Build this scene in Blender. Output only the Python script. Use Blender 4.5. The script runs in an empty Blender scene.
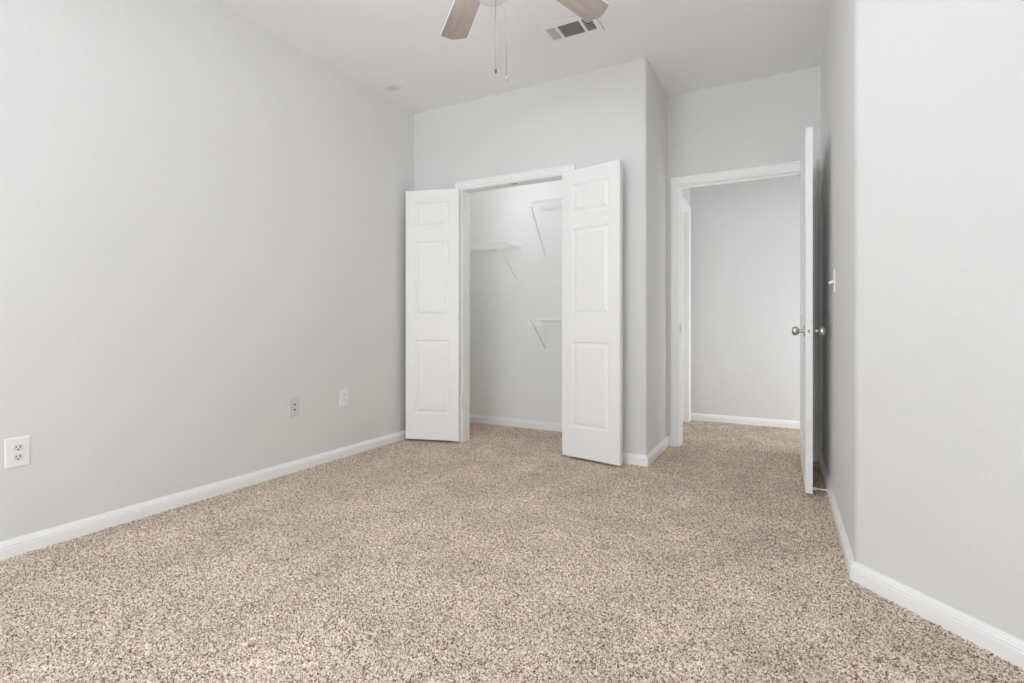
import bpy, bmesh, math, random
import numpy as np
from mathutils import Vector, Matrix

scn = bpy.context.scene
COL = scn.collection
PI = math.pi

# ------------------------------------------------------------------ camera
W_PX, H_PX, F_PX, CX, HORIZON = 1024, 683, 514.0, 512.0, 324.6
CAM_H = 0.948
YAW = math.atan(275 / 514)
cam_d = bpy.data.cameras.new('camera')
cam_d.sensor_fit = 'HORIZONTAL'
cam_d.sensor_width = 36.0
cam_d.lens = 36.0 * F_PX / W_PX
cam_d.shift_y = (HORIZON - H_PX / 2) / W_PX
cam_d.clip_start = 0.02
cam = bpy.data.objects.new('camera', cam_d)
COL.objects.link(cam)
cam.location = (0, 0, CAM_H)
cam.rotation_euler = (PI / 2, 0, YAW)
scn.camera = cam

# ------------------------------------------------------------------ world, lights, exposure
world = bpy.data.worlds.new('sky')
scn.world = world
world.use_nodes = True
bg = world.node_tree.nodes['Background']
bg.inputs[0].default_value = (0.80, 0.88, 1.0, 1)
bg.inputs[1].default_value = 1.5


def area(name, loc, rot, sx, sy, power, color=(1, 1, 1), spread=PI):
    l = bpy.data.lights.new(name, 'AREA')
    l.shape = 'RECTANGLE'
    l.size, l.size_y = sx, sy
    l.energy = power
    l.color = color
    l.spread = spread
    o = bpy.data.objects.new(name, l)
    COL.objects.link(o)
    o.location = loc
    o.rotation_euler = rot
    return o


# daylight through the rear window (wide twin window behind the camera) and from the hall's far end
area('window_daylight', (-1.10, -1.46, 1.36), (PI / 2, 0, 0), 2.40, 1.30, 53, (0.92, 0.99, 1.07))
area('hall_daylight', (1.74, 4.75, 0.75), (0, PI / 2, 0), 1.2, 0.9, 20.5, (0.95, 0.985, 1.04))

# three bulbs of the ceiling fan's light kit, switched on (their globes are built with the fan)
FX, FYc, FZ = -0.942, 1.608, 2.346
GLOBES = [(FX + 0.135 * math.cos(math.radians(a)), FYc + 0.135 * math.sin(math.radians(a)), 2.275) for a in (210, 282, 354)]
for g in GLOBES:
    fl_d = bpy.data.lights.new('fan_bulb_light', 'POINT')
    fl_d.shadow_soft_size = 0.03
    fl_d.energy = 8.2
    fl_d.color = (0.95, 0.99, 1.03)
    fl_o = bpy.data.objects.new('fan_bulb_light', fl_d)
    COL.objects.link(fl_o)
    fl_o.location = g

# added fill light under the closet ceiling, brightens the closet's back wall
area('closet_fill_light', (-2.05, 3.76, 2.690), (0, 0, 0), 0.22, 0.22, 3.4, (0.97, 0.985, 1.02))

vs = scn.view_settings
scn.display_settings.display_device = 'sRGB'
vs.view_transform = 'Standard'
vs.look = 'None'
vs.gamma = 1
vs.use_curve_mapping = False
vs.exposure = 0.15
scn.cycles.max_bounces = 18
scn.cycles.diffuse_bounces = 16
scn.cycles.caustics_reflective = False
scn.cycles.caustics_refractive = False


# ------------------------------------------------------------------ materials
def srgb(r, g, b):
    f = lambda c: c / 12.92 if c <= 0.04045 else ((c + 0.055) / 1.055) ** 2.4
    return (f(r / 255), f(g / 255), f(b / 255), 1)


def mat(name, col, rough=0.5, metal=0.0, spec=0.5):
    m = bpy.data.materials.new(name)
    m.use_nodes = True
    b = m.node_tree.nodes['Principled BSDF']
    b.inputs['Base Color'].default_value = col
    b.inputs['Roughness'].default_value = rough
    b.inputs['Metallic'].default_value = metal
    b.inputs['Specular IOR Level'].default_value = spec
    return m


def nodes(m):
    nt = m.node_tree
    return nt, nt.nodes, nt.links, nt.nodes['Principled BSDF']


def add_bump(m, scale, strength, dist, detail=3, rough=0.55):
    nt, N, L, b = nodes(m)
    tc = N.new('ShaderNodeTexCoord')
    nz = N.new('ShaderNodeTexNoise')
    nz.inputs['Scale'].default_value = scale
    nz.inputs['Detail'].default_value = detail
    nz.inputs['Roughness'].default_value = rough
    bp = N.new('ShaderNodeBump')
    bp.inputs['Strength'].default_value = strength
    bp.inputs['Distance'].default_value = dist
    L.new(tc.outputs['Object'], nz.inputs['Vector'])
    L.new(nz.outputs['Fac'], bp.inputs['Height'])
    L.new(bp.outputs['Normal'], b.inputs['Normal'])
    return tc, nz


def wall_material(name, col, col2, scale=52, strength=0.45):
    """orange-peel painted drywall with faint touch-up patches"""
    m = mat(name, col, 0.62, 0, 0.3)
    tc, nz = add_bump(m, scale, strength, 0.004, 3)
    nt, N, L, b = nodes(m)
    n2 = N.new('ShaderNodeTexNoise')
    n2.inputs['Scale'].default_value = 1.6
    n2.inputs['Detail'].default_value = 4
    rp = N.new('ShaderNodeValToRGB')
    rp.color_ramp.elements[0].position = 0.42
    rp.color_ramp.elements[0].color = col
    rp.color_ramp.elements[1].position = 0.72
    rp.color_ramp.elements[1].color = col2
    L.new(tc.outputs['Object'], n2.inputs['Vector'])
    L.new(n2.outputs['Fac'], rp.inputs['Fac'])
    L.new(rp.outputs['Color'], b.inputs['Base Color'])
    return m


M_WALL = wall_material('grey_wall_paint', (0.735, 0.735, 0.727, 1), (0.75, 0.75, 0.742, 1))
M_CLOSET = wall_material('closet_lightened_paint', (0.85, 0.86, 0.845, 1), (0.86, 0.87, 0.855, 1))  # wall paint lightened to brighten the closet's dim back wall
M_CEIL = wall_material('ceiling_paint', (0.86, 0.865, 0.875, 1), (0.87, 0.875, 0.885, 1), 60, 0.4)
# an old brownish water mark on the ceiling near the left wall
nt, N, L, b = nodes(M_CEIL)
tc = N.new('ShaderNodeTexCoord')
mp = N.new('ShaderNodeMapping')
mp.vector_type = 'TEXTURE'
mp.inputs['Location'].default_value = (-2.64, 3.01, 2.74)
mp.inputs['Scale'].default_value = (0.10, 0.055, 1.0)
gr = N.new('ShaderNodeTexGradient')
gr.gradient_type = 'SPHERICAL'
mx = N.new('ShaderNodeMix')
mx.data_type = 'RGBA'
mx.inputs['B'].default_value = (0.62, 0.56, 0.51, 1)
src = b.inputs['Base Color'].links[0].from_socket
ml = N.new('ShaderNodeMath')
ml.operation = 'MULTIPLY'
ml.inputs[1].default_value = 0.8
L.new(tc.outputs['Object'], mp.inputs['Vector'])
L.new(mp.outputs['Vector'], gr.inputs['Vector'])
L.new(gr.outputs['Fac'], ml.inputs[0])
L.new(ml.outputs[0], mx.inputs['Factor'])
L.new(src, mx.inputs['A'])
L.new(mx.outputs['Result'], b.inputs['Base Color'])
M_TRIM = mat('white_trim_paint', (0.90, 0.90, 0.895, 1), 0.38)
add_bump(M_TRIM, 22, 0.05, 0.004)
M_DOOR = mat('white_door_paint', (0.89, 0.89, 0.88, 1), 0.42)
add_bump(M_DOOR, 120, 0.06, 0.002)
M_PLATE = mat('white_plastic', (0.86, 0.86, 0.87, 1), 0.3)
add_bump(M_PLATE, 300, 0.02, 0.001)
M_IVORY = mat('ivory_plastic', (0.76, 0.74, 0.69, 1), 0.35)
M_PAINTED_PLATE = mat('painted_over_plate', (0.66, 0.66, 0.65, 1), 0.5)
M_SLOT = mat('dark_slot', (0.03, 0.028, 0.025, 1), 0.7)
M_BRASS_SLOT = mat('brass_slot', (0.25, 0.19, 0.12, 1), 0.5, 0.5)
M_WIRE = mat('white_vinyl_wire', (0.92, 0.92, 0.91, 1), 0.35)
M_NICKEL = mat('satin_nickel', (0.62, 0.58, 0.53, 1), 0.28, 1.0)
M_NICKEL_WORN = mat('worn_nickel', (0.50, 0.47, 0.43, 1), 0.4, 1.0)
M_DUCT = mat('dark_duct', (0.02, 0.02, 0.02, 1), 0.8)
M_LOUVER = mat('louver_paint', (0.72, 0.72, 0.71, 1), 0.45)
M_FAN_WHITE = mat('fan_white_enamel', (0.82, 0.82, 0.80, 1), 0.3)
M_FROST = mat('frosted_glass', (0.85, 0.86, 0.83, 1), 0.25)
M_CHAIN = mat('beaded_chain', (0.17, 0.165, 0.16, 1), 0.6)
M_WOODBEAD = mat('dark_bead', (0.10, 0.08, 0.07, 1), 0.5)
M_PULL = mat('clear_pull', (0.33, 0.33, 0.32, 1), 0.3)
M_GLASS = mat('window_glass', (1, 1, 1, 1), 0.02)
M_GLASS.node_tree.nodes['Principled BSDF'].inputs['Transmission Weight'].default_value = 1.0

# washed-oak fan blades
M_BLADE = mat('washed_oak', (0.40, 0.34, 0.30, 1), 0.5)
nt, N, L, b = nodes(M_BLADE)
tc = N.new('ShaderNodeTexCoord')
mp = N.new('ShaderNodeMapping')
mp.inputs['Scale'].default_value = (2.2, 34, 10)
nz = N.new('ShaderNodeTexNoise')
nz.inputs['Scale'].default_value = 2.2
nz.inputs['Detail'].default_value = 5
rp = N.new('ShaderNodeValToRGB')
rp.color_ramp.elements[0].position = 0.3
rp.color_ramp.elements[0].color = (0.345, 0.285, 0.25, 1)
rp.color_ramp.elements[1].position = 0.72
rp.color_ramp.elements[1].color = (0.45, 0.395, 0.355, 1)
L.new(tc.outputs['Object'], mp.inputs['Vector'])
L.new(mp.outputs['Vector'], nz.inputs['Vector'])
L.new(nz.outputs['Fac'], rp.inputs['Fac'])
L.new(rp.outputs['Color'], b.inputs['Base Color'])

# carpet: flecked cut pile
M_CARPET = mat('flecked_carpet', (0.35, 0.28, 0.22, 1), 0.95, 0, 0.05)
nt, N, L, b = nodes(M_CARPET)
tc = N.new('ShaderNodeTexCoord')
vo = N.new('ShaderNodeTexVoronoi')
vo.inputs['Scale'].default_value = 270
vo.inputs['Randomness'].default_value = 1.0
sep = N.new('ShaderNodeSeparateColor')
rp = N.new('ShaderNodeValToRGB')
rp.color_ramp.interpolation = 'LINEAR'
els = rp.color_ramp.elements
els[0].position = 0.0
els[0].color = (0.10, 0.062, 0.040, 1)
els[1].position = 1.0
els[1].color = (0.94, 0.87, 0.78, 1)
for p, c in ((0.20, (0.34, 0.245, 0.172, 1)), (0.44, (0.74, 0.592, 0.462, 1)), (0.74, (0.90, 0.765, 0.635, 1))):
    e = els.new(p)
    e.color = c
n2 = N.new('ShaderNodeTexNoise')
n2.inputs['Scale'].default_value = 3.4
n2.inputs['Detail'].default_value = 5
n2.inputs['Roughness'].default_value = 0.62
mr = N.new('ShaderNodeMapRange')
mr.inputs['From Min'].default_value = 0.35
mr.inputs['From Max'].default_value = 0.7
mr.inputs['To Min'].default_value = 0.90
mr.inputs['To Max'].default_value = 1.16
mx = N.new('ShaderNodeMix')
mx.data_type = 'RGBA'
mx.blend_type = 'MULTIPLY'
mx.inputs['Factor'].default_value = 1.0
L.new(tc.outputs['Object'], vo.inputs['Vector'])
L.new(tc.outputs['Object'], n2.inputs['Vector'])
L.new(vo.outputs['Color'], sep.inputs['Color'])
L.new(sep.outputs['Red'], rp.inputs['Fac'])
L.new(n2.outputs['Fac'], mr.inputs['Value'])
L.new(rp.outputs['Color'], mx.inputs['A'])
L.new(mr.outputs['Result'], mx.inputs['B'])
L.new(mx.outputs['Result'], b.inputs['Base Color'])
nf = N.new('ShaderNodeTexNoise')
nf.inputs['Scale'].default_value = 420
nf.inputs['Detail'].default_value = 1
bp = N.new('ShaderNodeBump')
bp.inputs['Strength'].default_value = 0.7
bp.inputs['Distance'].default_value = 0.003
L.new(tc.outputs['Object'], nf.inputs['Vector'])
L.new(nf.outputs['Fac'], bp.inputs['Height'])
L.new(bp.outputs['Normal'], b.inputs['Normal'])


# ------------------------------------------------------------------ mesh helpers
def obj(name, bm, m, parent=None, loc=(0, 0, 0), rot=(0, 0, 0), smooth=False, angle=None):
    bmesh.ops.remove_doubles(bm, verts=bm.verts, dist=1e-6)
    bmesh.ops.recalc_face_normals(bm, faces=bm.faces)
    me = bpy.data.meshes.new(name)
    bm.to_mesh(me)
    bm.free()
    for mm in (m if isinstance(m, (list, tuple)) else [m]):
        me.materials.append(mm)
    if smooth:
        for p in me.polygons:
            p.use_smooth = True
        me.set_sharp_from_angle(angle=math.radians(angle or 35))
    o = bpy.data.objects.new(name, me)
    COL.objects.link(o)
    o.parent = parent
    o.location = loc
    o.rotation_euler = rot
    return o


def empty(name, loc, rotz=0):
    o = bpy.data.objects.new(name, None)
    o.empty_display_size = 0.1
    COL.objects.link(o)
    o.location = loc
    o.rotation_euler = (0, 0, rotz)
    return o


def tag(o, label, cat, group=None, kind=None):
    o['label'] = label
    o['category'] = cat
    if group:
        o['group'] = group
    if kind:
        o['kind'] = kind
    return o


def B():
    return bmesh.new()


def box(bm, x0, x1, y0, y1, z0, z1, mi=0):
    v = [bm.verts.new((x, y, z)) for x in (x0, x1) for y in (y0, y1) for z in (z0, z1)]
    fs = []
    for q in ((0, 1, 3, 2), (4, 6, 7, 5), (0, 4, 5, 1), (2, 3, 7, 6), (0, 2, 6, 4), (1, 5, 7, 3)):
        f = bm.faces.new([v[i] for i in q])
        f.material_index = mi
        fs.append(f)
    return v


def bevel_box(bm, x0, x1, y0, y1, z0, z1, r, seg=2, mi=0):
    t = bmesh.new()
    box(t, x0, x1, y0, y1, z0, z1, mi)
    bmesh.ops.bevel(t, geom=list(t.edges), offset=r, segments=seg, affect='EDGES', profile=0.5)
    merge(bm, t)


def merge(bm, t, M=None):
    if M is not None:
        t.transform(M)
    me = bpy.data.meshes.new('tmp')
    t.to_mesh(me)
    t.free()
    bm.from_mesh(me)
    bpy.data.meshes.remove(me)


def prism(bm, pts, z0, z1):
    lo = [bm.verts.new((x, y, z0)) for x, y in pts]
    hi = [bm.verts.new((x, y, z1)) for x, y in pts]
    n = len(pts)
    bm.faces.new(lo[::-1])
    bm.faces.new(hi)
    for i in range(n):
        j = (i + 1) % n
        bm.faces.new((lo[i], lo[j], hi[j], hi[i]))


def tube(bm, pts, r, seg=8, caps=True):
    pts = [Vector(p) for p in pts]
    rings = []
    up = Vector((0, 0, 1))
    for i, p in enumerate(pts):
        if i == 0:
            d = pts[1] - pts[0]
        elif i == len(pts) - 1:
            d = pts[-1] - pts[-2]
        else:
            d = (pts[i + 1] - p).normalized() + (p - pts[i - 1]).normalized()
        d.normalize()
        a = d.cross(up)
        if a.length < 1e-3:
            a = d.cross(Vector((1, 0, 0)))
        a.normalize()
        c = a.cross(d).normalized()
        rings.append([bm.verts.new(p + (a * math.cos(2 * PI * k / seg) + c * math.sin(2 * PI * k / seg)) * r) for k in range(seg)])
    for r0, r1 in zip(rings, rings[1:]):
        for k in range(seg):
            j = (k + 1) % seg
            bm.faces.new((r0[k], r0[j], r1[j], r1[k]))
    if caps:
        bm.faces.new(rings[0][::-1])
        bm.faces.new(rings[-1])


def lathe(bm, prof, seg=32, M=None):
    """prof: (radius, height) pairs, spun round Z"""
    t = bmesh.new()
    rings = []
    for r, z in prof:
        if r < 1e-6:
            rings.append([t.verts.new((0, 0, z))])
        else:
            rings.append([t.verts.new((r * math.cos(2 * PI * k / seg), r * math.sin(2 * PI * k / seg), z)) for k in range(seg)])
    for a, c in zip(rings, rings[1:]):
        for k in range(seg):
            j = (k + 1) % seg
            if len(a) == 1 and len(c) == 1:
                continue
            if len(a) == 1:
                t.faces.new((a[0], c[j], c[k]))
            elif len(c) == 1:
                t.faces.new((a[k], a[j], c[0]))
            else:
                t.faces.new((a[k], a[j], c[j], c[k]))
    merge(bm, t, M)


def wall_with_hole(bm, x0, x1, y0, y1, z0, z1, holes):
    """slab spanning x0..x1, thickness y0..y1, with rectangular holes (hx0,hx1,hz0,hz1)"""
    xs = sorted({x0, x1} | {h[0] for h in holes} | {h[1] for h in holes})
    zs = sorted({z0, z1} | {h[2] for h in holes} | {h[3] for h in holes})
    for i in range(len(xs) - 1):
        for k in range(len(zs) - 1):
            cx, cz = (xs[i] + xs[i + 1]) / 2, (zs[k] + zs[k + 1]) / 2
            if any(h[0] < cx < h[1] and h[2] < cz < h[3] for h in holes):
                continue
            box(bm, xs[i], xs[i + 1], y0, y1, zs[k], zs[k + 1])
    # drop the coincident inner faces
    bmesh.ops.remove_doubles(bm, verts=bm.verts, dist=1e-6)
    seen = {}
    for f in list(bm.faces):
        key = tuple(sorted(v.index for v in f.verts)) if False else tuple(sorted(tuple(round(c, 5) for c in v.co) for v in f.verts))
        seen.setdefault(key, []).append(f)
    kill = [f for fs in seen.values() if len(fs) > 1 for f in fs]
    if kill:
        bmesh.ops.delete(bm, geom=kill, context='FACES')


def struct(name, bm, m, label, cat, parent=None, **kw):
    o = obj(name, bm, m, parent, **kw)
    if parent is None:
        tag(o, label, cat, kind='structure')
    return o


# ------------------------------------------------------------------ the room shell
LX, CY, OX, FY, RX = -2.803, 3.469, -0.833, 4.145, 0.222
RXF = 0.207                        # the passage wall runs very slightly out of square
DIAG = 2.505                       # diagonal wall: x + y = DIAG
RIGHT_X, REAR_Y, CEIL = 0.92, -1.50, 2.740
BACK_Y = 4.238                     # back wall inside the closet
HALL_Y, HALL_X = 5.360, 1.80
HLX = -0.852
T = 0.10
ZB = -0.03
BR = 0.05                          # rounded drywall corner between the passage wall and the diagonal wall
BT = BR * math.tan(PI / 8)
C1 = (RX, DIAG - RX)
C2 = (RIGHT_X, DIAG - RIGHT_X)
K0, K1, KH = -2.306, -1.404, 2.032          # closet clear opening
E0, E1, EH = -0.737, 0.118, 2.030           # bedroom doorway clear opening
J = 0.018                                   # jamb board

bm = B(); box(bm, LX - T, LX, REAR_Y - T, BACK_Y + T, ZB, CEIL)
struct('wall_left', bm, M_WALL, 'long pale grey wall on the left with outlets near the floor', 'wall')
bm = B(); wall_with_hole(bm, LX, OX, CY, CY + T, ZB, CEIL, [(K0 - J, K1 + J, ZB, KH + J)])
es = [e for e in bm.edges if all(abs(v.co.x - OX) < 1e-4 and abs(v.co.y - CY) < 1e-4 for v in e.verts)]
bmesh.ops.bevel(bm, geom=es, offset=0.016, segments=10, affect='EDGES', profile=0.5)
struct('wall_closet', bm, M_WALL, 'pale grey wall around the open closet', 'wall')
bm = B(); box(bm, OX - T, OX, CY + T, FY + 0.11, ZB, CEIL)
struct('wall_closet_side', bm, M_WALL, 'narrow grey wall between the closet and the bedroom doorway', 'wall')
bm = B(); box(bm, LX, OX - T, BACK_Y, BACK_Y + T, ZB, CEIL)
struct('wall_closet_back', bm, M_CLOSET, 'grey wall inside the closet behind the wire shelves', 'wall')
bm = B(); wall_with_hole(bm, OX, RX, FY, FY + 0.11, ZB, CEIL, [(E0 - J, E1 + J, ZB, EH + J)])
struct('wall_entry', bm, M_WALL, 'grey wall over and around the bedroom doorway', 'wall')
bm = B(); prism(bm, [(RXF, FY + 0.11), (RXF, FY), (RX, C1[1] + BT), (RX + T, C1[1] + BT), (RX + T, FY + 0.11)], ZB, CEIL)
struct('wall_right', bm, M_WALL, 'shaded grey wall behind the open bedroom door', 'wall')
nrm = T / math.sqrt(2)
arc = [(C1[0] + BR - BR * math.cos(a), C1[1] + BT - BR * math.sin(a)) for a in [PI / 4 * k / 6 for k in range(7)]]
bm = B(); prism(bm, arc + [C2, (C2[0] + T, C2[1] + T * 0.4142), (C1[0] + T, C1[1] + T * 0.4142), (C1[0] + T, C1[1] + BT)], ZB, CEIL)
struct('wall_corner', bm, M_WALL, 'bright textured grey diagonal wall in the right foreground', 'wall')
bm = B(); box(bm, RIGHT_X, RIGHT_X + T, REAR_Y - T, C2[1], ZB, CEIL)
struct('wall_side', bm, M_WALL, 'grey wall out of frame beyond the diagonal wall', 'wall')
WX0, WX1, WZ0, WZ1 = -2.32, 0.12, 0.68, 2.06
bm = B(); wall_with_hole(bm, LX, RIGHT_X, REAR_Y - T, REAR_Y, ZB, CEIL, [(WX0, WX1, WZ0, WZ1)])
struct('wall_rear', bm, M_WALL, 'grey wall behind the camera with the window', 'wall')
# hall
HD0, HD1, HDH = 4.44, 5.228, 2.045
bm = B()
t = bmesh.new(); wall_with_hole(t, FY + 0.11, HALL_Y, HLX - T, HLX, ZB, CEIL, [(HD0 - J, HD1 + J, ZB, HDH + J)])
t.transform(Matrix(((0, 1, 0, 0), (1, 0, 0, 0), (0, 0, 1, 0), (0, 0, 0, 1))))
merge(bm, t)
struct('wall_hall_left', bm, M_WALL, 'grey hallway wall at the left seen through the doorway', 'wall')
bm = B(); box(bm, HLX - T, HALL_X, HALL_Y, HALL_Y + T, ZB, CEIL)
struct('wall_hall_back', bm, M_WALL, 'grey hallway wall facing the bedroom doorway', 'wall')
bm = B(); box(bm, HALL_X, HALL_X + T, FY, HALL_Y + T, ZB, CEIL)
struct('wall_hall_right', bm, M_WALL, 'grey wall at the far right end of the hallway', 'wall')
bm = B(); box(bm, RX, HALL_X, FY + 0.11, FY + 0.21, ZB, CEIL)
struct('wall_hall_front', bm, M_WALL, 'grey hallway wall beside the doorway', 'wall')
bm = B(); box(bm, LX - T, HALL_X + T, REAR_Y - T, HALL_Y + T, CEIL, CEIL + 0.1)
struct('ceiling', bm, M_CEIL, 'flat pale ceiling above the bedroom', 'ceiling')

# ------------------------------------------------------------------ carpet (real tufted relief)
def carpet():
    step = 0.0043
    x0, x1, y0, y1 = LX - 0.03, RIGHT_X + 0.05, REAR_Y - 0.03, HALL_Y + 0.03
    nx, ny = int((x1 - x0) / step), int((y1 - y0) / step)
    rng = np.random.default_rng(7)
    ys = np.concatenate([np.arange(y0, 0.3, step * 2.5), np.arange(0.3, y1, step)])
    ny = len(ys)
    X, Y = np.meshgrid(np.linspace(x0, x1, nx), ys)
    X = X + rng.uniform(-0.42, 0.42, X.shape) * step
    Y = Y + rng.uniform(-0.42, 0.42, X.shape) * step
    Z = rng.uniform(0, 1, X.shape) ** 0.8 * 0.0100 - 0.0072
    co = np.stack([X, Y, Z], -1).reshape(-1, 3).astype(np.float32)
    idx = np.arange(nx * ny).reshape(ny, nx)
    q = np.stack([idx[:-1, :-1], idx[:-1, 1:], idx[1:, 1:], idx[1:, :-1]], -1).reshape(-1)
    nf_ = len(q) // 4
    me = bpy.data.meshes.new('floor')
    me.vertices.add(nx * ny)
    me.vertices.foreach_set('co', co.reshape(-1))
    me.loops.add(len(q))
    me.loops.foreach_set('vertex_index', q.astype(np.int32))
    me.polygons.add(nf_)
    me.polygons.foreach_set('loop_start', np.arange(0, len(q), 4, dtype=np.int32))
    me.update(calc_edges=True)
    me.polygons.foreach_set('use_smooth', np.ones(nf_, dtype=bool))
    me.materials.append(M_CARPET)
    me.validate()
    o = bpy.data.objects.new('floor', me)
    COL.objects.link(o)
    tag(o, 'flecked beige and brown cut pile carpet over the whole floor', 'carpet', kind='structure')


carpet()
bm = B(); box(bm, LX - T, HALL_X + T, REAR_Y - T, HALL_Y + T, -0.12, -0.012)
struct('floor_slab', bm, M_WALL, 'bare slab under the carpet', 'floor')

# ------------------------------------------------------------------ baseboards
BB = [(0.0, -0.012), (0.0145, -0.012), (0.0145, 0.0405), (0.0118, 0.0425), (0.0118, 0.0455), (0.0138, 0.0475), (0.0125, 0.0525), (0.0098, 0.0545), (0.0088, 0.060), (0.0048, 0.0655), (0.0040, 0.0705), (0.0, 0.0705)]


def run_mitres(pts):
    """pts: wall-line polyline, room on the right of travel. Returns per-vertex offset directions (unit distance)."""
    dirs = [(Vector(b_) - Vector(a)).normalized() for a, b_ in zip(pts, pts[1:])]
    rn = [Vector((d.y, -d.x)) for d in dirs]
    out = []
    for i in range(len(pts)):
        if i == 0:
            out.append(rn[0])
        elif i == len(pts) - 1:
            out.append(rn[-1])
        else:
            s = rn[i - 1] + rn[i]
            out.append(s / (1 + rn[i - 1].dot(rn[i])))
    return out


def baseboard(names, pts, labels):
    mit = run_mitres([Vector(p) for p in pts])
    for i, (nm, lb) in enumerate(zip(names, labels)):
        bm = B()
        ends = []
        for k in (i, i + 1):
            ends.append([bm.verts.new((pts[k][0] + mit[k].x * d, pts[k][1] + mit[k].y * d, z)) for d, z in BB])
        a, c = ends
        n = len(BB)
        for k in range(n):
            j = (k + 1) % n
            bm.faces.new((a[k], a[j], c[j], c[k]))
        bm.faces.new(a)
        bm.faces.new(c[::-1])
        struct(nm, bm, M_TRIM, lb, 'baseboard')


CW = 0.060                         # casing width
RV = 0.006                         # reveal
KCL, KCR = K0 - RV - CW, K1 + RV + CW
ECL, ECR = E0 - RV - CW, E1 + RV + CW
baseboard(['baseboard_left', 'baseboard_closet_left'],
          [(LX, REAR_Y), (LX, CY), (KCL, CY)],
          ['white baseboard along the long left wall', 'white baseboard stub left of the closet behind its door'])
baseboard(['baseboard_closet_right', 'baseboard_closet_side', 'baseboard_entry'],
          [(KCR, CY), (OX, CY), (OX, FY), (ECL, FY)],
          ['white baseboard right of the closet opening', 'white baseboard on the return wall beside the doorway',
           'tiny white baseboard stub left of the doorway casing'])
baseboard(['baseboard_right', 'baseboard_corner', 'baseboard_side', 'baseboard_rear'],
          [(RXF, FY), C1, C2, (RIGHT_X, REAR_Y), (LX, REAR_Y)],
          ['white baseboard along the wall behind the open bedroom door', 'white baseboard of the diagonal wall in the right foreground',
           'white baseboard out of frame at the right', 'white baseboard under the window behind the camera'])
baseboard(['baseboard_closet_inner_left', 'baseboard_closet_back', 'baseboard_closet_inner_right'],
          [(LX, CY + T), (LX, BACK_Y), (OX - T, BACK_Y), (OX - T, CY + T)],
          ['white baseboard on the left wall inside the closet', 'white baseboard along the wall inside the closet',
           'white baseboard on the right wall inside the closet'])
baseboard(['baseboard_hall_back'], [(HLX, HALL_Y), (HALL_X, HALL_Y)], ['white baseboard along the hallway wall beyond the doorway'])

# ------------------------------------------------------------------ door casings and jambs
CAS = [(0, 0), (0, 0.0085), (0.003, 0.0105), (0.016, 0.0110), (0.020, 0.0140), (0.042, 0.0150), (0.045, 0.0190), (0.056, 0.0190),
       (0.060, 0.0150), (0.060, 0)]


def casing(bm, a, b_, h, plane, out, axis='x'):
    """U of moulding round an opening a..b_ wide, h high; plane = wall face coordinate, out = direction it protrudes"""
    stations = [(a, ZB, -1, 0), (a, h, -1, 1), (b_, h, 1, 1), (b_, ZB, 1, 0)]
    rings = []
    for s, z, ds, dz in stations:
        ring = []
        for w, d in CAS:
            p, q, r_ = s + ds * w, plane + out * d, z + dz * w
            ring.append(bm.verts.new((p, q, r_) if axis == 'x' else (q, p, r_)))
        rings.append(ring)
    n = len(CAS)
    for r0, r1 in zip(rings, rings[1:]):
        for k in range(n - 1):
            bm.faces.new((r0[k], r0[k + 1], r1[k + 1], r1[k]))
    bm.faces.new(rings[0])
    bm.faces.new(rings[-1])


def jamb(bm, a, b_, h, y0, y1, stop=None, axis='x'):
    def bx(x0, x1, yy0, yy1, z0, z1):
        if axis == 'x':
            box(bm, x0, x1, yy0, yy1, z0, z1)
        else:
            box(bm, yy0, yy1, x0, x1, z0, z1)
    bx(a - J, a, y0, y1, ZB, h)
    bx(b_, b_ + J, y0, y1, ZB, h)
    bx(a - J, b_ + J, y0, y1, h, h + J)
    if stop:
        s0, s1 = stop
        bx(a, a + 0.010, s0, s1, ZB, h - 0.010)
        bx(b_ - 0.010, b_, s0, s1, ZB, h - 0.010)
        bx(a, b_, s0, s1, h - 0.010, h)


bm = B(); casing(bm, K0 - RV, K1 + RV, KH + RV, CY, -1)
struct('trim_1', bm, M_TRIM, 'white moulded casing around the closet opening', 'door casing')
bm = B(); jamb(bm, K0, K1, KH, CY - 0.0005, CY + T)
cj = struct('trim_2', bm, M_TRIM, 'white jamb lining the closet opening', 'door jamb')
bm = B(); bevel_box(bm, -1.875, -1.825, CY + 0.010, CY + 0.034, KH - 0.004, KH + 0.001, 0.001)
obj('catch_plate', bm, M_NICKEL_WORN, cj)
bm = B(); casing(bm, E0 - RV, E1 + RV, EH + RV, FY, -1)
struct('trim_3', bm, M_TRIM, 'white moulded casing around the bedroom doorway', 'door casing')
bm = B(); jamb(bm, E0, E1, EH, FY - 0.0005, FY + 0.1105, (FY + 0.040, FY + 0.075))
ej = struct('trim_4', bm, M_TRIM, 'white jamb lining the bedroom doorway', 'door jamb')
bm = B(); bevel_box(bm, E0 - 0.001, E0 + 0.0015, FY + 0.002, FY + 0.030, 0.885, 0.945, 0.0006)
box(bm, E0 + 0.0005, E0 + 0.0018, FY + 0.010, FY + 0.022, 0.900, 0.930)
sp = obj('strike_plate', bm, M_NICKEL_WORN, ej)
bm = B(); casing(bm, HD0 - RV, HD1 + RV, HDH + RV, HLX, 1, 'y')
struct('trim_5', bm, M_TRIM, 'white casing of the hallway door seen through the doorway', 'door casing')
bm = B(); jamb(bm, HD0, HD1, HDH, HLX - T, HLX + 0.0005, (HLX - 0.055, HLX - 0.040), 'y')
struct('trim_6', bm, M_TRIM, 'white jamb of the hallway door seen through the doorway', 'door jamb')


# ------------------------------------------------------------------ moulded panel doors
RINGS = [(0.0, 0.0), (0.005, -0.0055), (0.010, -0.0080), (0.018, -0.0080), (0.023, -0.0065), (0.036, -0.0016), (0.039, -0.0008)]


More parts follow.
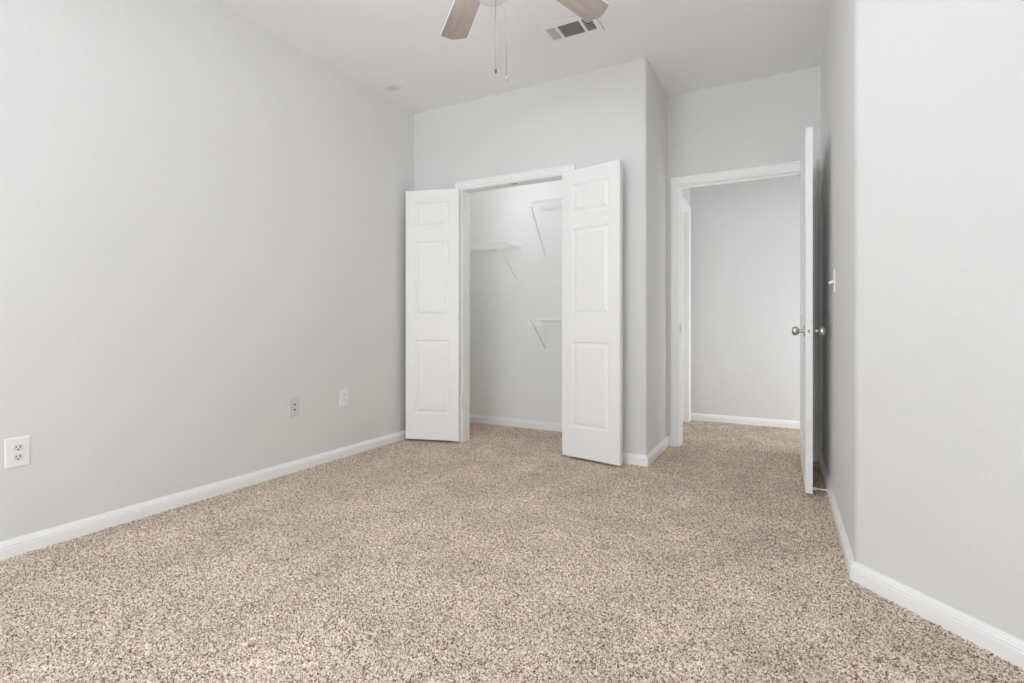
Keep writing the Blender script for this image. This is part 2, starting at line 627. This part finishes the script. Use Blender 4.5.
def door_leaf(bm, w, z0, z1, th, panels, mirror=1):
    """leaf from x=0 (hinge edge) to x=w, y=0 (face A) to y=th (face B); panels = (x0,x1,z0,z1)"""
    xs = sorted({0.0, w} | {p[0] for p in panels} | {p[1] for p in panels})
    zs = sorted({z0, z1} | {p[2] for p in panels} | {p[3] for p in panels})
    for y, sgn in ((0.0, 1), (th, -1)):
        V = lambda x, z, d: bm.verts.new((x, y - sgn * d, z))
        for i in range(len(xs) - 1):
            for k in range(len(zs) - 1):
                c = ((xs[i] + xs[i + 1]) / 2, (zs[k] + zs[k + 1]) / 2)
                hit = [p for p in panels if p[0] < c[0] < p[1] and p[2] < c[1] < p[3]]
                if not hit:
                    bm.faces.new([V(xs[i], zs[k], 0), V(xs[i + 1], zs[k], 0), V(xs[i + 1], zs[k + 1], 0), V(xs[i], zs[k + 1], 0)])
        for p in panels:
            prev = None
            for ins, d in RINGS:
                ring = [V(p[0] + ins, p[2] + ins, d), V(p[1] - ins, p[2] + ins, d), V(p[1] - ins, p[3] - ins, d), V(p[0] + ins, p[3] - ins, d)]
                if prev:
                    for k in range(4):
                        j = (k + 1) % 4
                        bm.faces.new((prev[k], prev[j], ring[j], ring[k]))
                prev = ring
            bm.faces.new(prev)
    for x in (0.0, w):
        for k in range(len(zs) - 1):
            bm.faces.new([bm.verts.new(q) for q in ((x, 0, zs[k]), (x, th, zs[k]), (x, th, zs[k + 1]), (x, 0, zs[k + 1]))])
    for z in (z0, z1):
        for i in range(len(xs) - 1):
            bm.faces.new([bm.verts.new(q) for q in ((xs[i], 0, z), (xs[i + 1], 0, z), (xs[i + 1], th, z), (xs[i], th, z))])
    bmesh.ops.remove_doubles(bm, verts=bm.verts, dist=1e-5)


def hinge_mesh(kx, ky, z, h=0.09):
    bm = B()
    for k in range(5):
        tube(bm, [(kx, ky, z + k * h / 5 + 0.0006), (kx, ky, z + (k + 1) * h / 5 - 0.0006)], 0.0058, 10)
    tube(bm, [(kx, ky, z - 0.003), (kx, ky, z + h + 0.003)], 0.0042, 8)
    return bm


DTH = 0.035
DW = 0.450
panels_closet = lambda DW: [(0.082, DW - 0.078, 1.728, 1.932), (0.082, DW - 0.078, 1.015, 1.622), (0.082, DW - 0.078, 0.228, 0.826)]


def closet_door(name, hinge_xy, free_xy, label, DW=DW):
    hx, hy = hinge_xy
    ang = math.atan2(free_xy[1] - hy, free_xy[0] - hx)
    bm = B()
    door_leaf(bm, DW, 0.020, 2.034, DTH, panels_closet(DW))
    # face that looks into the room must be local -Y side; flip when the leaf runs to the left
    if math.cos(ang) < 0:
        bm.transform(Matrix.Translation((0, -DTH, 0)))
    o = struct(name, bm, M_DOOR, label, 'door')
    o.location = (hx, hy, 0)
    o.rotation_euler = (0, 0, ang)
    sy = 1 if math.cos(ang) >= 0 else -1
    for z in (0.28, 1.765):
        obj('hinge', hinge_mesh(-0.0085, sy * (DTH - 0.006), z), M_TRIM, o, smooth=True)
    return o


dl = closet_door('door_1', (-2.308, 3.412), (-2.738, 3.284), 'white moulded closet door swung open against the left wall')
dr = closet_door('door_2', (-1.418, 3.412), (-0.967, 3.314), 'white moulded closet door swung open to the right, nearest the doorway', 0.459)

# bedroom door, swung a quarter turn into the room
EW = 0.853
px = [(0.115, 0.377), (0.476, 0.738)]
pz = [(1.728, 1.932), (1.015, 1.622), (0.228, 0.826)]
bm = B()
door_leaf(bm, EW, 0.020, 2.030, DTH, [(a, c, d, e) for a, c in px for d, e in pz])
ed = struct('door_3', bm, M_DOOR, 'white panel bedroom door standing open into the room', 'door')
# hinge edge at (0.118, 4.118) with the leaf running towards -Y; face A (local y=0) looks to +X
hx, hy = 0.1155, 4.112
ang = math.atan2(3.262 - 4.112, 0.1245 - 0.1155)
ed.location = (hx, hy, 0)
ed.rotation_euler = (0, 0, ang)
# leaf's local +Y points to world +X for this heading, so shift it back
ed.data.transform(Matrix.Translation((0, -DTH, 0)))
KX = EW - 0.062
KZ = 0.912


def knob_bm(sign):
    bm = B()
    prof = [(0.0, 0.0), (0.032, 0.0), (0.0325, 0.003), (0.030, 0.006), (0.022, 0.0085), (0.013, 0.010), (0.0105, 0.014),
            (0.0105, 0.026), (0.013, 0.029), (0.020, 0.033), (0.0252, 0.040), (0.0270, 0.048), (0.0255, 0.056), (0.021, 0.062),
            (0.012, 0.0655), (0.0, 0.0662)]
    M = Matrix.Translation((KX, 0 if sign > 0 else -DTH, KZ)) @ Matrix.Rotation(-sign * PI / 2, 4, 'X')
    lathe(bm, prof, 32, M)
    return bm


obj('door_knob', knob_bm(1), M_NICKEL, ed, smooth=True, angle=50)
obj('door_knob', knob_bm(-1), M_NICKEL, ed, smooth=True, angle=50)
bm = B()
bevel_box(bm, EW - 0.001, EW + 0.0016, -DTH + 0.005, -0.005, KZ - 0.028, KZ + 0.028, 0.0006)
lp = obj('latch_plate', bm, M_TRIM, ed)
bm = B()
prism(bm, [(EW + 0.001, -0.024), (EW + 0.006, -0.022), (EW + 0.003, -0.013), (EW + 0.001, -0.011)], KZ - 0.008, KZ + 0.008)
obj('latch_bolt', bm, M_NICKEL, lp)
for z in (0.22, 1.00, 1.76):
    obj('hinge', hinge_mesh(-0.004, 0.002, z), M_NICKEL_WORN, ed, smooth=True)

# hallway door, closed
bm = B()
t = bmesh.new()
door_leaf(t, HD1 - HD0 - 0.006, 0.015, HDH - 0.004, DTH, [(0.11, 0.345, d, e) for d, e in pz] + [(0.435, 0.67, d, e) for d, e in pz])
merge(bm, t, Matrix.Translation((HLX - T + 0.005, HD0 + 0.003, 0)) @ Matrix.Rotation(PI / 2, 4, 'Z') @ Matrix.Translation((0, -DTH, 0)))
struct('door_4', bm, M_DOOR, 'closed white hallway door seen edge on through the doorway', 'door')

# ------------------------------------------------------------------ rear window (behind the camera)
bm = B()
fw = 0.05
for a, c in ((WX0, (WX0 + WX1) / 2), ((WX0 + WX1) / 2, WX1)):
    wall_y0, wall_y1 = REAR_Y - 0.075, REAR_Y - 0.025
    box(bm, a, a + fw, wall_y0, wall_y1, WZ0, WZ1)
    box(bm, c - fw, c, wall_y0, wall_y1, WZ0, WZ1)
    box(bm, a + fw, c - fw, wall_y0, wall_y1, WZ0, WZ0 + fw)
    box(bm, a + fw, c - fw, wall_y0, wall_y1, WZ1 - fw, WZ1)
    box(bm, a + fw, c - fw, wall_y0 + 0.005, wall_y1 - 0.005, 1.43, 1.47)
wn = struct('window_1', bm, M_TRIM, 'white twin window behind the camera', 'window')
bm = B()
for a, c in ((WX0, (WX0 + WX1) / 2), ((WX0 + WX1) / 2, WX1)):
    box(bm, a + fw, c - fw, REAR_Y - 0.052, REAR_Y - 0.048, WZ0 + fw, 1.43)
    box(bm, a + fw, c - fw, REAR_Y - 0.052, REAR_Y - 0.048, 1.47, WZ1 - fw)
obj('window_pane', bm, M_GLASS, wn)
bm = B(); bevel_box(bm, WX0 - 0.04, WX1 + 0.04, REAR_Y - 0.02, REAR_Y + 0.05, WZ0 - 0.025, WZ0, 0.004)
obj('window_sill', bm, M_TRIM, wn)


# ------------------------------------------------------------------ wall plates (local: x along wall, y out of wall, z up)
def plate_bm(w, h, d=0.0055):
    t = bmesh.new()
    b0 = [(-w / 2, 0, -h / 2), (w / 2, 0, -h / 2), (w / 2, 0, h / 2), (-w / 2, 0, h / 2)]
    prev = [t.verts.new(p) for p in b0]
    for ins, y in ((0.0, d * 0.45), (0.0015, d * 0.8), (0.004, d)):
        ring = [t.verts.new((sx * (w / 2 - ins), y, sz * (h / 2 - ins))) for sx, sz in ((-1, -1), (1, -1), (1, 1), (-1, 1))]
        for k in range(4):
            j = (k + 1) % 4
            t.faces.new((prev[k], prev[j], ring[j], ring[k]))
        prev = ring
    t.faces.new(prev)
    return t


def receptacle_bm(y0):
    """rounded duplex face, flat at top and bottom"""
    bm = B()
    r, half = 0.0172, 0.0142
    pts = []
    a0 = math.asin(half / r)
    for k in range(13):
        a = -a0 + 2 * a0 * k / 12
        pts.append((r * math.cos(a), r * math.sin(a)))
    for k in range(13):
        a = PI - a0 + 2 * a0 * k / 12
        pts.append((r * math.cos(a), r * math.sin(a)))
    rings = []
    for s, y in ((1.0, y0 - 0.003), (1.0, y0 + 0.0012), (0.95, y0 + 0.0022)):
        rings.append([bm.verts.new((x * s, y, z * s)) for x, z in pts])
    n = len(pts)
    for r0, r1 in zip(rings, rings[1:]):
        for k in range(n):
            j = (k + 1) % n
            bm.faces.new((r0[k], r0[j], r1[j], r1[k]))
    bm.faces.new(rings[-1])
    return bm


def outlet(loc, rotz, face_m, label, w=0.079, h=0.122, recolour=None):
    root = empty('electrical_outlet', loc, rotz)
    tag(root, label, 'outlet', 'duplex electrical outlets on the left wall')
    obj('wall_plate', plate_bm(w, h), M_PLATE, root)
    for s in (1, -1):
        f = obj('receptacle', receptacle_bm(0.0055), face_m, root, loc=(0, 0, s * 0.0195))
        bm = B()
        y0, y1 = 0.0072, 0.0081
        box(bm, -0.0080, -0.0048, y0, y1, -0.0015, 0.0085)
        box(bm, 0.0048, 0.0076, y0, y1, -0.0005, 0.0075)
        lathe(bm, [(0.0, 0.0), (0.0032, 0.0), (0.0032, 0.0009), (0.0, 0.0009)], 12,
              Matrix.Translation((0, y0, -0.0078)) @ Matrix.Rotation(-PI / 2, 4, 'X'))
        obj('slot', bm, M_SLOT if recolour is None else recolour, f)
    bm = B()
    lathe(bm, [(0.0, 0.0), (0.0035, 0.0), (0.003, 0.0012), (0.0, 0.0015)], 12, Matrix.Translation((0, 0.0055, 0)) @ Matrix.Rotation(-PI / 2, 4, 'X'))
    obj('screw', bm, M_PLATE, root)
    return root


ROT_L = -PI / 2          # local +y -> world +x  (plates on the left wall)
outlet((LX, 0.908, 0.421), ROT_L, M_IVORY, 'white duplex outlet with ivory sockets, nearest on the left wall')
M_FAINT_SLOT = mat('recess_grey', (0.30, 0.30, 0.30, 1), 0.6)
outlet((LX, 2.678, 0.426), ROT_L, M_PLATE, 'all white duplex outlet on the left wall, closest to the closet', recolour=M_FAINT_SLOT)

jk = empty('cable_jack_plate', (LX, 2.260, 0.417), ROT_L)
tag(jk, 'grey painted-over wall plate with two small dark jacks', 'wall plate')
obj('wall_plate', plate_bm(0.077, 0.118), M_PAINTED_PLATE, jk)
for z in (0.017, -0.017):
    bm = B()
    lathe(bm, [(0.0055, 0.0), (0.0055, 0.004), (0.0035, 0.0042), (0.0035, 0.002), (0.0, 0.002)], 14,
          Matrix.Translation((0, 0.0052, z)) @ Matrix.Rotation(-PI / 2, 4, 'X'))
    obj('jack', bm, M_SLOT, jk, smooth=True)
for z in (0.047, -0.047):
    bm = B()
    lathe(bm, [(0.0, 0.0), (0.0035, 0.0), (0.003, 0.0012), (0.0, 0.0015)], 12, Matrix.Translation((0, 0.0055, z)) @ Matrix.Rotation(-PI / 2, 4, 'X'))
    obj('screw', bm, M_PAINTED_PLATE, jk)

WSL = (RXF - RX) / (FY - C1[1])            # slope of the passage wall
sw = empty('light_switch', (RX + WSL * (3.113 - C1[1]), 3.113, 1.170), PI / 2 - math.atan(WSL))
tag(sw, 'white toggle light switch on the wall behind the bedroom door', 'light switch')
obj('wall_plate', plate_bm(0.079, 0.118), M_PLATE, sw)
bm = B()
bevel_box(bm, -0.0055, 0.0055, 0.004, 0.0075, -0.013, 0.013, 0.0008)
obj('toggle_frame', bm, M_PLATE, sw)
bm = B()
t = bmesh.new()
bevel_box(t, -0.0045, 0.0045, 0.0, 0.024, -0.0055, 0.0055, 0.0015)
merge(bm, t, Matrix.Translation((0, 0.005, 0.002)) @ Matrix.Rotation(math.radians(-28), 4, 'X'))
obj('toggle', bm, M_PLATE, sw)

# ------------------------------------------------------------------ rigid door stop screwed to the baseboard
ds = empty('door_stop', (RX + WSL * (3.335 - C1[1]) - 0.0147, 3.335, 0.030), PI / 2)
tag(ds, 'white rigid door stop between the baseboard and the open bedroom door', 'door stop')
bm = B()
MX = Matrix.Rotation(-PI / 2, 4, 'X')
lathe(bm, [(0, 0), (0.0125, 0), (0.0125, 0.003), (0.008, 0.007), (0.0048, 0.010), (0.0042, 0.052), (0.0042, 0.056), (0, 0.056)], 18, MX)
obj('rod', bm, M_PLATE, ds, smooth=True)
bm = B()
lathe(bm, [(0, 0.054), (0.0078, 0.054), (0.0085, 0.057), (0.0085, 0.068), (0.007, 0.0712), (0, 0.0718)], 18, MX)
obj('rubber_tip', bm, M_PLATE, ds, smooth=True)


# ------------------------------------------------------------------ wire shelves in the closet
def wire_shelf(x0, x1, z, braces, zdrop, label, depth=0.305, end_open=True, lip=0.046):
    """x0..x1 world span on the closet's back wall, z = deck height; braces = x positions, zdrop = drop of the brace foot"""
    root = empty('wire_shelf', (x0, BACK_Y, z))
    tag(root, label, 'shelf', 'white wire shelves in the closet')
    Lx = x1 - x0
    yb, yf = -0.012, -depth
    R1, R2 = 0.0038, 0.0019
    bm = B()
    for y, zz, r in ((yb, 0, R1), (yf, 0, R1), (yf - 0.002, -lip, R1), (-depth * 0.5, -0.004, R1)):
        tube(bm, [(0, y, zz), (Lx, y, zz)], r, 8)
    n = int(Lx / 0.0254)
    for k in range(n + 1):
        x = min(0.004 + k * 0.0254, Lx)
        tube(bm, [(x, yb, 0.003), (x, yf + 0.006, 0.003), (x, yf - 0.001, -0.002), (x, yf - 0.003, -lip)], R2, 5)
    obj('wire_deck', bm, M_WIRE, root, smooth=True, angle=60)
    for bx_ in braces:
        bm = B()
        x = bx_ - x0
        p0 = Vector((x, yf - 0.002, -0.010 if lip < 0.045 else -lip + 0.002))
        x -= 0.010
        p1 = Vector((x, -0.010, -zdrop))
        tube(bm, [p0 + Vector((0, -0.006, 0.008)), p0, p0.lerp(p1, 0.5), p1], 0.0068, 8)
        br = obj('support_brace', bm, M_WIRE, root, smooth=True)
        bm = B()
        bevel_box(bm, x - 0.008, x + 0.008, -0.012, 0.0, -zdrop - 0.032, -zdrop + 0.012, 0.003)
        lathe(bm, [(0, 0), (0.004, 0), (0.003, 0.002), (0, 0.0025)], 10, Matrix.Translation((x, -0.012, -zdrop - 0.020)) @ Matrix.Rotation(PI / 2, 4, 'X'))
        obj('brace_foot', bm, M_WIRE, br)
    for k, cxx in enumerate(np.arange(0.06, Lx, 0.28)):
        bm = B()
        bevel_box(bm, cxx - 0.008, cxx + 0.008, -0.017, 0.0, -0.012, 0.010, 0.003)
        obj('wall_clip', bm, M_WIRE, root)
    for xe in (0.0, Lx):
        if xe == 0.0 and not end_open:
            continue
        for y, zz in ((yf, 0), (yf - 0.002, -lip)):
            bm = B()
            tube(bm, [(xe - 0.004, y, zz), (xe + 0.006, y, zz)], 0.0055, 8)
            obj('end_cap', bm, M_WIRE, root)
    return root


XR = OX - T - 0.004
wire_shelf(-1.952, XR, 2.000, [-1.923, -1.20], 0.392, 'white wire shelf highest in the closet at the right', depth=0.298)
wire_shelf(LX + 0.004, -2.166, 1.666, [-2.208], 0.283, 'white wire shelf at the left of the closet behind the open door jamb', depth=0.345)
wire_shelf(-1.952, XR, 0.990, [-1.921, -1.20], 0.245, 'white wire shelf lowest in the closet at the right', depth=0.298, lip=0.040)

# ------------------------------------------------------------------ added fixture for the closet fill light (above the door head, out of sight)
cl = empty('closet_fill_fixture', (-2.05, 3.76, CEIL))
tag(cl, 'added round white fixture for the fill light, unseen on the closet ceiling', 'lamp')
bm = B()
lathe(bm, [(0, 0), (0.13, 0), (0.13, -0.02), (0.12, -0.03), (0.115, -0.03), (0.115, -0.022), (0, -0.022)], 32)
obj('fill_fixture_base', bm, M_PLATE, cl, smooth=True)

# ------------------------------------------------------------------ ceiling air vent
vx0, vx1, vy0, vy1 = -1.330, -0.978, 2.797, 3.004
vt = empty('ceiling_vent', ((vx0 + vx1) / 2, (vy0 + vy1) / 2, CEIL))
tag(vt, 'white three-way air register on the ceiling beside the fan', 'vent')
ox_, oy_ = (vx0 + vx1) / 2, (vy0 + vy1) / 2
wins = [(-1.290, -1.230), (-1.215, -1.080), (-1.064, -1.006)]
gy0, gy1 = 2.840, 2.975
bm = B()
holes = [(a - ox_, c - ox_, gy0 - oy_, gy1 - oy_) for a, c in wins]
t = bmesh.new()
wall_with_hole(t, vx0 - ox_, vx1 - ox_, 0.004, 0.010, vy0 - oy_, vy1 - oy_, holes)
t.transform(Matrix(((1, 0, 0, 0), (0, 0, 1, 0), (0, -1, 0, 0), (0, 0, 0, 1))))   # (x,y,z)->(x,z,-y)
merge(bm, t)
# turned-back rim and a raised bead
for (a, c, d, e) in ((vx0, vx1, vy0, vy0 + 0.006), (vx0, vx1, vy1 - 0.006, vy1), (vx0, vx0 + 0.006, vy0, vy1), (vx1 - 0.006, vx1, vy0, vy1)):
    box(bm, a - ox_, c - ox_, d - oy_, e - oy_, -0.0062, -0.0002)
obj('vent_frame', bm, M_PLATE, vt)
bm = B()
box(bm, -1.296 - ox_, -1.000 - ox_, gy0 - 0.006 - oy_, gy1 + 0.006 - oy_, -0.0022, -0.0004)
obj('duct_opening', bm, M_DUCT, vt)


def louver(bm, p0, p1, w, tilt, th=0.0012):
    """thin slat from p0 to p1, width w, rotated about its long axis"""
    p0, p1 = Vector(p0), Vector(p1)
    d = (p1 - p0).normalized()
    side = Vector((0, 0, 1)).cross(d).normalized()
    s = side * math.cos(tilt) + Vector((0, 0, 1)) * math.sin(tilt)
    n = d.cross(s).normalized()
    vv = []
    for p in (p0, p1):
        for a, c in ((-1, -1), (1, -1), (1, 1), (-1, 1)):
            vv.append(bm.verts.new(p + s * (a * w / 2) + n * (c * th / 2)))
    for q in ((0, 1, 2, 3), (7, 6, 5, 4), (0, 4, 5, 1), (1, 5, 6, 2), (2, 6, 7, 3), (3, 7, 4, 0)):
        bm.faces.new([vv[i] for i in q])


for gi, (a, c) in enumerate(wins):
    bm = B()
    if gi == 1:
        n = 13
        for k in range(n):
            y = gy0 + (k + 0.5) * (gy1 - gy0) / n - oy_
            louver(bm, (a - ox_, y, -0.0075), (c - ox_, y, -0.0075), 0.0088, math.radians(38))
    else:
        n = 5
        for k in range(n):
            x = a + (k + 0.5) * (c - a) / n - ox_
            louver(bm, (x, gy0 - oy_, -0.0072), (x, gy1 - oy_, -0.0072), 0.0080 if gi == 0 else 0.0050, math.radians(-10 if gi == 0 else 62))
        if gi == 2:
            for k in range(1, 6):
                y = gy0 + k * (gy1 - gy0) / 6 - oy_
                box(bm, a - ox_, c - ox_, y - 0.0012, y + 0.0012, -0.0105, -0.0085)
    obj('louver_bank', bm, M_LOUVER, vt)
bm = B()
box(bm, -1.309 - ox_, -1.305 - ox_, 2.87 - oy_, 2.93 - oy_, -0.014, -0.009)
bevel_box(bm, -1.312 - ox_, -1.302 - ox_, 2.895 - oy_, 2.905 - oy_, -0.022, -0.009, 0.001)
obj('damper_lever', bm, M_PLATE, vt)

# ------------------------------------------------------------------ ceiling fan
fan = empty('ceiling_fan', (FX, FYc, CEIL))
tag(fan, 'white ceiling fan with washed oak blades hanging over the carpet', 'ceiling fan')
Z = lambda z: z - CEIL
bm = B()
lathe(bm, [(0, 0), (0.068, 0), (0.070, -0.010), (0.060, -0.040), (0.030, -0.060), (0.016, -0.064), (0, -0.064)], 36)
obj('ceiling_canopy', bm, M_FAN_WHITE, fan, smooth=True)
bm = B()
lathe(bm, [(0, -0.060), (0.0125, -0.060), (0.0125, Z(2.520)), (0, Z(2.520))], 20)
obj('downrod', bm, M_FAN_WHITE, fan, smooth=True)
bm = B()
lathe(bm, [(0, Z(2.535)), (0.030, Z(2.532)), (0.045, Z(2.515)), (0.120, Z(2.490)), (0.138, Z(2.470)), (0.140, Z(2.400)), (0.130, Z(2.382)),
           (0.090, Z(2.368)), (0.070, Z(2.352)), (0.066, Z(2.335)), (0, Z(2.335))], 48)
obj('motor_housing', bm, M_FAN_WHITE, fan, smooth=True)
bm = B()
lathe(bm, [(0, Z(2.337)), (0.058, Z(2.337)), (0.060, Z(2.325)), (0.060, Z(2.215)), (0.054, Z(2.200)), (0, Z(2.200))], 36)
obj('switch_housing', bm, M_FAN_WHITE, fan, smooth=True)
bm = B()
lathe(bm, [(0, Z(2.203)), (0.046, Z(2.203)), (0.0490, Z(2.190)), (0.0525, Z(2.145)), (0.0500, Z(2.130)), (0.032, Z(2.123)), (0, Z(2.121))], 36)
obj('light_cap', bm, M_FROST, fan, smooth=True)


# clear frosted globes on short arms under the motor
M_GLOBE = bpy.data.materials.new('globe_glass')
M_GLOBE.use_nodes = True
nt = M_GLOBE.node_tree
tr = nt.nodes.new('ShaderNodeBsdfTransparent')
mixn = nt.nodes.new('ShaderNodeMixShader')
mixn.inputs[0].default_value = 0.22
pb = nt.nodes['Principled BSDF']
pb.inputs['Base Color'].default_value = (0.9, 0.9, 0.88, 1)
pb.inputs['Roughness'].default_value = 0.2
nt.links.new(tr.outputs[0], mixn.inputs[1])
nt.links.new(pb.outputs[0], mixn.inputs[2])
nt.links.new(mixn.outputs[0], nt.nodes['Material Output'].inputs['Surface'])
for g in GLOBES:
    gx, gy, gz = g[0] - FX, g[1] - FYc, Z(g[2])
    n_ = Vector((gx, gy, 0)).normalized()
    bm = B()
    tube(bm, [n_ * 0.050 + Vector((0, 0, Z(2.300))), n_ * 0.090 + Vector((0, 0, Z(2.312))), n_ * 0.085 + Vector((0, 0, Z(2.325))), n_ * 0.135 + Vector((0, 0, Z(2.328)))], 0.006, 8)
    lathe(bm, [(0, 0.004), (0.020, 0.004), (0.022, -0.006), (0, -0.006)], 16, Matrix.Translation((gx, gy, Z(2.327))))
    arm = obj('lamp_arm', bm, M_FAN_WHITE, fan, smooth=True)
    bm = B()
    lathe(bm, [(0.020, 0.045)] + [(0.049 * math.sin(a), 0.049 * math.cos(a)) for a in [0.42 + (PI - 0.42) * k / 12 for k in range(12)]] + [(0, -0.049)], 24, Matrix.Translation((gx, gy, gz)))
    obj('glass_globe', bm, M_GLOBE, arm, smooth=True, angle=60)


def blade_bm():
    bm = B()
    R, tip, w0, w1, th = 0.570, 0.021, 0.104, 0.126, 0.0055
    out = [(0.150, -0.036), (0.175, -0.050), (0.200, -w0 / 2 - 0.001)]
    out += [(R - 0.006, -w1 / 2), (R + 0.001, -w1 / 2 + 0.006), (R + tip - 0.002, -0.006), (R + tip, 0.0), (R + tip - 0.002, 0.006), (R + 0.001, w1 / 2 - 0.006), (R - 0.006, w1 / 2)]
    out += [(0.200, w0 / 2 + 0.001), (0.175, 0.050), (0.150, 0.036)]
    prism(bm, out, -th / 2, th / 2)
    return bm


def iron_bm():
    bm = B()
    prism(bm, [(0.060, -0.016), (0.135, -0.014), (0.165, -0.030), (0.235, -0.026), (0.250, 0.0), (0.235, 0.026), (0.165, 0.030), (0.135, 0.014), (0.060, 0.016)], -0.0085, -0.0035)
    for x, y in ((0.180, -0.018), (0.180, 0.018), (0.232, 0.0)):
        lathe(bm, [(0, -0.0115), (0.004, -0.011), (0.0055, -0.0085), (0, -0.0085)], 10, Matrix.Translation((x, y, 0)))
    return bm


PITCH, DROOP = 0.121, 0.1
M_BLADE_EDGE = mat('blade_top_white', (0.80, 0.80, 0.78, 1), 0.5)
first = None
for k in range(5):
    az = math.radians(138.77 - 72 * k)
    # blade axis +X outward, droop about Y, then pitch about own X (its right-hand side is the high one)
    R_ = Matrix.Rotation(az, 4, 'Z') @ Matrix.Rotation(DROOP, 4, 'Y') @ Matrix.Rotation(-PITCH, 4, 'X')
    if first is None:
        bl = obj('fan_blade', blade_bm(), [M_BLADE, M_BLADE_EDGE], fan)
        for p in bl.data.polygons:                       # painted rim of the blade
            if abs(p.normal.z) < 0.5:
                p.material_index = 1
        ir = obj('blade_iron', iron_bm(), M_FAN_WHITE, bl)
        first = (bl, ir)
    else:
        bl = first[0].copy(); COL.objects.link(bl); bl.parent = fan
        ir = first[1].copy(); COL.objects.link(ir); ir.parent = bl
    bl.matrix_local = Matrix.Translation((0, 0, Z(FZ))) @ R_

# pull chains: positions across the view from under the switch housing
rt = Vector((math.cos(YAW), math.sin(YAW), 0))
for off, zend, bead_m, zstart in ((0.0130, 1.868, M_WOODBEAD, 2.122), (0.0525, 1.838, M_PULL, 2.160)):
    p = rt * off
    bm = B()
    tube(bm, [(p.x, p.y, Z(zstart)), (p.x, p.y, Z(zend + 0.006))], 0.0010, 6)
    ch = obj('pull_chain', bm, M_CHAIN, fan)
    bm = B()
    lathe(bm, [(0, 0.010), (0.0022, 0.009), (0.0042, 0.004), (0.0045, 0.0), (0.0035, -0.007), (0.0018, -0.011), (0, -0.0115)], 12, Matrix.Translation((p.x, p.y, Z(zend))))
    obj('chain_pull', bm, bead_m, ch, smooth=True)
